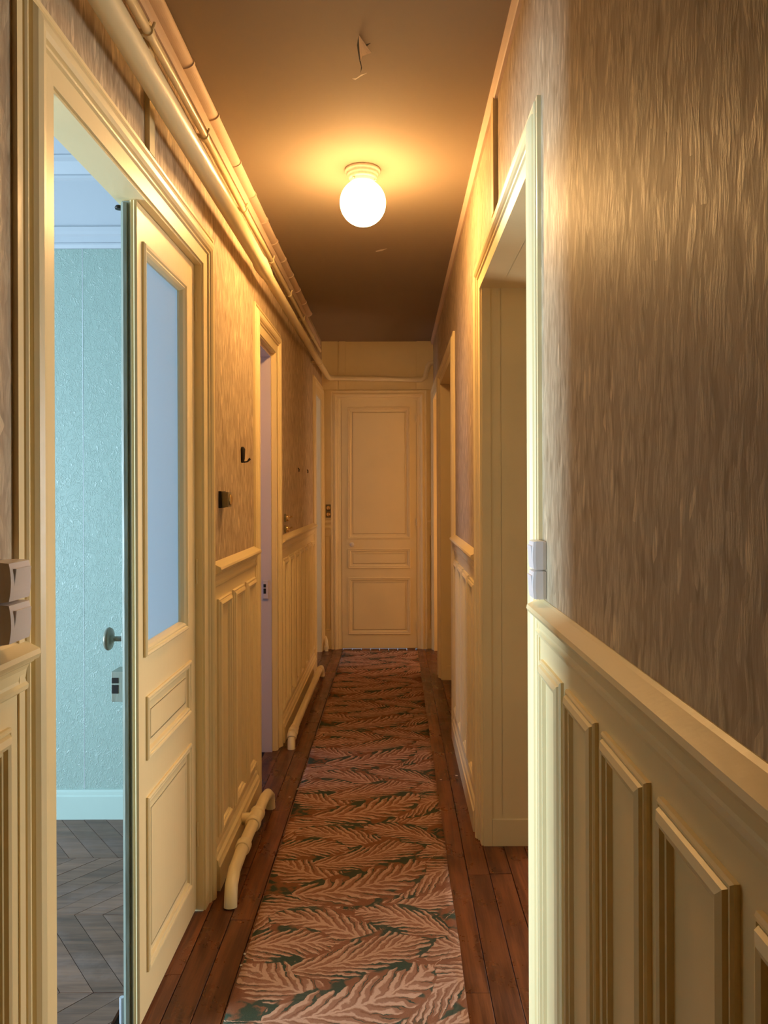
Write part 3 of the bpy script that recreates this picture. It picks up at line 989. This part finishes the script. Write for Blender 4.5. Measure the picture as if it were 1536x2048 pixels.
MB().tube([(BPX - .002, 3.295, BPZ), (BPX - .002, 6.33, BPZ + .004), (BPX + .012, 6.39, BPZ+.004), (BPX + .05, 6.41, BPZ + .006), (-.1, 6.41, BPZ), (.23, 6.41, BPZ - .012), (.262, 6.41, BPZ + .01),
           (.285, 6.40, BPZ + .10), (.30, 6.40, BPZ + .125), (.331, 6.40, BPZ + .13)], [.023]*3 + [.021]*7, 22).obj('thin_pipe', M_pipe, bp, origin=og)
collar(3.312, BPX - .002, BPZ, .026).obj('pipe_collar', M_pipe, bp, origin=og)
for xx in (-.19, ):
    MB().tube([(xx - .022, 6.41, BPZ), (xx + .022, 6.41, BPZ)], .025, 18).obj('pipe_collar', M_pipe, bp, origin=og)
for yy in (.9, 5.6):
    MB().tube([(BPX, yy - .012, BPZ), (BPX, yy + .012, BPZ)], BPR + .003 if yy < 3 else .026, 20).obj('pipe_clip', M_pipe, bp, origin=og)
    MB().box(XL, BPX, yy - .01, yy + .01, BPZ - .006, BPZ + .006).obj('clip_arm', M_pipe, bp, origin=og)

tp = empty('small_pipe', (-.600, YB, 2.485), 'thin cream pipe clipped to the wall just above the thick pipe', 'pipe')
og = (-.600, YB, 2.485)
pts = [(-.600 + .0015*math.sin(i*1.3), YB + i*.25, 2.485 + .002*math.sin(i*.9)) for i in range(32)]
MB().tube(pts, .0105, 14).obj('pipe_run', M_pipe, tp, origin=og)
for yy in (.60, 1.22, 1.84, 2.38, 3.0, 3.67, 4.3, 4.92, 5.5):
    m = MB().tube([(-.600, yy - .010, 2.485), (-.600, yy + .010, 2.485)], .0145, 12)
    m.box(XL, -.600, yy - .007, yy + .007, 2.478, 2.492)
    m.tube([(-.592, yy, 2.492), (-.586, yy + .004, 2.512)], .004, 8)
    m.obj('pipe_clip', M_pipe, tp, origin=og)
t2 = MB().tube([(-.613, YB, 2.522), (-.613, 6.2, 2.522)], .007, 12).obj('wire_conduit', M_pipe, label='narrow painted conduit tucked between the thin pipe and ceiling strip', cat='conduit')

# corner duct in short lengths
duct = empty('corner_duct', (XL, YB, ZC), 'rounded beige duct in short jointed lengths along the left ceiling corner', 'duct')
js = [YB, -1.1, -.55, -.05, .45, .95, 1.40, 1.82, 2.21, 2.52, 2.88, 3.19, 3.49, 3.79, 4.08, 4.38, 4.70, 5.01, 5.34]
for i in range(len(js)-1):
    a, b = js[i] + .002, js[i+1] - .002
    n = 18
    def arc(r):
        return [(ZC - .002 - r*(1 - math.cos(k*PI/2/n*1.0))*1.0, r*math.sin(k*PI/2/n)) for k in range(n+1)]
    rr = .036
    pr = [(ZC - .001, .001)] + [(ZC - .001 - rr*math.sin(k*PI/n)*.0 - (rr*(1-math.cos(k*PI/n)))*.55, .001 + rr*(.05 + .95*math.sin(k*PI/n))) for k in range(n+1)] + [(ZC - .001 - rr*1.1, .001)]
    o = MB().sweep(PL, a, b, pr).obj('duct_length', M_duct, duct, origin=(XL, YB, ZC))
    rr2 = .0400
    pr2 = [(ZC - .0005, .0005)] + [(ZC - .0005 - (rr2*(1-math.cos(k*PI/n)))*.55, .0005 + rr2*(.05 + .95*math.sin(k*PI/n))) for k in range(n+1)] + [(ZC - .001 - rr2*1.1, .0005)]
    MB().sweep(PL, b - .006, b + .004, pr2).obj('duct_joint', M_duct, duct, origin=(XL, YB, ZC))

# floor pipes
def floor_pipe(label, pts, r, fits, name='floor_pipe'):
    o = empty(name, pts[0], label, 'pipe')
    og = pts[0]
    MB().tube(pts, r, 20).obj('pipe_run', M_pipe, o, origin=og)
    for (p, d, rr, ln) in fits:
        p = Vector(p); d = Vector(d).normalized()
        MB().tube([p - d*ln/2 - d*.004, p - d*ln/2, p + d*ln/2, p + d*ln/2 + d*.004], [rr*.9, rr, rr, rr*.9], 20).obj('pipe_fitting', M_pipe, o, origin=og)
    return o
fx = -.551
floor_pipe('short bent cream pipe with tee fitting by the nearer left skirting',
           [(fx + .008, 2.452, 0.0), (fx + .008, 2.458, .030), (fx + .004, 2.485, .055), (fx, 2.55, .072), (fx, 2.66, .080), (fx, 2.78, .082), (fx + .002, 3.13, .080),
            (fx + .006, 3.185, .074), (fx + .010, 3.212, .055), (fx + .011, 3.218, .0)], .0215,
           [((fx, 2.70, .081), (0, 1, 0), .0275, .035), ((fx, 2.93, .081), (0, 1, 0), .0265, .085), ((fx, 2.885, .081), (0, 1, 0), .030, .02),
            ((fx, 2.975, .081), (0, 1, 0), .0295, .018), ((fx - .022, 2.93, .081), (1, 0, 0), .022, .05)])
floor_pipe('long straight cream pipe along the farther left skirting',
           [(fx, 3.952, 0.0), (fx, 3.955, .045), (fx, 4.02, .068), (fx, 4.2, .072), (fx + .004, 5.43, .070), (fx + .006, 5.48, .066), (fx + .008, 5.503, .045), (fx + .008, 5.505, 0)], .0205,
           [((fx, 3.975, .062), (0, .6, .5), .026, .02), ((fx, 4.02, .069), (0, 1, .1), .027, .03), ((fx, 4.08, .0705), (0, 1, 0), .024, .02), ((fx+.004, 5.40, .070), (0, 1, 0), .025, .03)])
floor_pipe('little bent pipe stub in the left corner beside the end door',
           [(-.585, 6.36, 0.0), (-.585, 6.365, .05), (-.590, 6.385, .085), (-.600, 6.42, .10), (-.604, 6.44, .10)], .014, [((-.585, 6.362, .03), (0, 0, 1), .018, .02)])

# ------------------------------------------------------------------ switches
def rocker_switch(label, group, P, y0, y1, z0, z1, depth):
    """square surface switch with bulging sides and a tilted rocker"""
    cy, czz = (y0+y1)/2, (z0+z1)/2
    o = empty('light_switch', P(cy, z0, 0), label, 'switch', group)
    og = P(cy, z0, 0)
    m = MB(); hw, hh = (y1-y0)/2, (z1-z0)/2 - .0006
    ns = 8
    rings = []
    for (t, s) in ((.001, .97), (depth*.25, 1.0), (depth*.8, .99), (depth, .95)):
        ring = []
        for k in range(ns+1):
            q = -1 + 2*k/ns
            bow = 1 - .0*q*q
            tt = t * (1 - .07*q*q) if t > depth*.5 else t
            ring.append((cy - hw*s, czz + hh*s*q, tt))
        for k in range(ns, -1, -1):
            q = -1 + 2*k/ns
            tt = t * (1 - .07*q*q) if t > depth*.5 else t
            ring.append((cy + hw*s, czz + hh*s*q, tt))
        b = len(m.v); m.v += [P(*r) for r in ring]; rings.append((b, len(ring)))
    for (b0, n), (b1, _) in zip(rings, rings[1:]):
        for k in range(n):
            m.face([b0+k, b0+(k+1) % n, b1+(k+1) % n, b1+k], 0)
    b, n = rings[-1]
    for k in range(ns):
        m.face([b+k, b+k+1, b+n-2-k, b+n-1-k], 0)
    m.obj('switch_body', M_plastic, o, origin=og)
    r = MB()
    a0, a1, c0, c1 = cy - hw*.62, cy + hw*.80, czz - hh*.66, czz + hh*.66
    d0, d1 = depth*.94, depth*1.0
    vs = [(a0,c0,d0),(a1,c0,d0),(a1,c1,d0),(a0,c1,d0),(a0,c0,d0+.001),(a1,c0,d0+.001),(a1,c1,d1+.003),(a0,c1,d1+.003)]
    r.v = [P(*q) for q in vs]
    for q in ((0,3,2,1),(4,5,6,7),(0,1,5,4),(1,2,6,5),(2,3,7,6),(3,0,4,7)): r.face(list(q))
    soft(r.obj('switch_rocker', M_plastic, o, origin=og), .001)
    return o
rocker_switch('upper of the two white rocker switches at the left photo edge', 'white rocker switches', PL, 1.128, 1.194, 1.192, 1.254, .046)
rocker_switch('lower white rocker switch at the left photo edge, resting on the chair rail', 'white rocker switches', PL, 1.128, 1.194, 1.128, 1.190, .046)
rocker_switch('upper of the two white rocker switches beside the right doorway', 'white rocker switches', PR, 1.645, 1.706, 1.184, 1.248, .030)
rocker_switch('lower white rocker switch beside the right doorway, just above the chair rail', 'white rocker switches', PR, 1.645, 1.706, 1.119, 1.182, .030)
rocker_switch('tiny white switch on the far right wall near the end door', 'white rocker switches', PR, 5.545, 5.575, 1.10, 1.16, .020)

def toggle(label, loc, axis):
    o = empty('brass_switch', loc, label, 'switch', 'round brass toggle switches')
    rot = {'L': Matrix.Rotation(PI/2, 4, 'Y'), 'E': Matrix.Rotation(PI/2, 4, 'X')}[axis]
    Mx = Matrix.Translation(loc) @ rot
    MB().lathe([(.024, 0), (.025, .003), (.024, .006), (.018, .009)], Mx, 24).obj('switch_plate', M_olive, o, origin=loc)
    MB().lathe([(.016, .006), (.019, .010), (.018, .018), (.013, .024), (.005, .027), (.001, .0272)], Mx, 24).obj('brass_dome', M_brass, o, origin=loc)
    p = Vector(loc); d = (rot @ Vector((0, 0, 1))).xyz
    MB().tube([p + d*.024, p + d*.036 + Vector((0, 0, .006)), p + d*.044 + Vector((0, 0, .009))], [.003, .0035, .0045], 10).obj('toggle_lever', M_brass, o, origin=loc)
toggle('upper round brass switch on the left wall past the second doorway', (XL + .001, 4.24, 1.207), 'L')
toggle('lower round brass switch on the left wall, close above the chair rail', (XL + .001, 4.24, 1.146), 'L')
toggle('upper round brass switch on the end wall left of the door', (-.572, YE - .003, 1.212), 'E')
toggle('lower round brass switch on the end wall left of the door', (-.572, YE - .003, 1.158), 'E')
bk = MB().box(-.597, -.547, YE - .004, YE, 1.128, 1.242).obj('switch_backplate', M_olive, wall_end)

# bell push
bx = empty('bell_push', (XL, 2.69, 1.33), 'small square olive bell push on a black base, left wall', 'bell push')
og = (XL, 2.69, 1.33)
MB().box(XL, XL + .010, 2.655, 2.722, 1.300, 1.360).obj('black_base', M_black, bx, origin=og)
soft(MB().box(XL + .010, XL + .033, 2.660, 2.718, 1.303, 1.357).obj('bell_body', M_olive, bx, origin=og), .002)
MB().lathe([(.019, 0), (.020, .003), (.015, .005), (.010, .003), (.001, .003)], Matrix.Translation((XL + .033, 2.692, 1.330)) @ Matrix.Rotation(PI/2, 4, 'Y'), 24).obj('round_button', M_brass, bx, origin=og)

# coat hook
hk = empty('coat_hook', (XL, 3.05, 1.51), 'black iron coat hook alone on the left wall between the doorways', 'hook')
og = (XL, 3.05, 1.51)
MB().tube([(XL + .004, 3.05, 1.475), (XL + .006, 3.05, 1.49), (XL + .006, 3.05, 1.53), (XL + .006, 3.05, 1.540)], [.005, .009, .011, .005], 12).obj('hook_plate', M_black, hk, origin=og)
MB().tube([(XL + .008, 3.05, 1.51), (XL + .008, 3.05, 1.485), (XL + .012, 3.052, 1.478), (XL + .024, 3.056, 1.480), (XL + .034, 3.060, 1.492)], [.005, .0045, .0035, .0032, .005], 12).obj('hook_arm', M_black, hk, origin=og)
for (y, z, lb) in ((4.83, 1.505, 'small dark screw hook in the left wall, nearer of two'), (5.32, 1.508, 'small dark screw hook in the left wall, farther of two')):
    o = MB().tube([(XL, y, z), (XL + .005, y, z), (XL + .008, y + .002, z - .006), (XL + .007, y + .002, z - .022)], .0034, 8).obj('screw_hook', M_black, origin=(XL, y, z))
    tag(o, lb, 'hook', 'small hooks on the left wall')

# ------------------------------------------------------------------ paint flakes on the floor
FL = [(882, 1560, 'by the right edge of the rug'), (913, 1552, 'near the right skirting'), (880, 1625, 'touching the right rug edge'), (579, 1594, 'by the bent floor pipe'),
      (596, 1578, 'at the left rug edge'), (491, 1907, 'on the left rug edge, nearer one'), (483, 1930, 'nearest to the camera on the left rug edge')]
for (x_, y_, where) in FL:
    Y = EYE * F_PX / (y_ - 981)
    X = (x_ - 790 - (y_-981)*.00384) * Y / F_PX
    r = rnd.uniform(.004, .008); a = rnd.uniform(0, 3)
    z = .0085 if RX0 < X < RX1 else .0008
    m = MB(); k = 5
    for h in (0, .0015):
        for i in range(k):
            rr = r * (.5 + .5*rnd.random()) * (1 if h == 0 else .8)
            m.v.append((X + rr*math.cos(a + i*2*PI/k)*1.5, Y + rr*math.sin(a + i*2*PI/k), z + h))
    m.face([4,3,2,1,0]); m.face([5,6,7,8,9])
    for i in range(k): m.face([i, (i+1) % k, k + (i+1) % k, k+i])
    o = m.obj('paint_flake', M_flake)
    tag(o, 'tiny pale paint flake ' + where, 'debris', 'paint flakes on the floor')
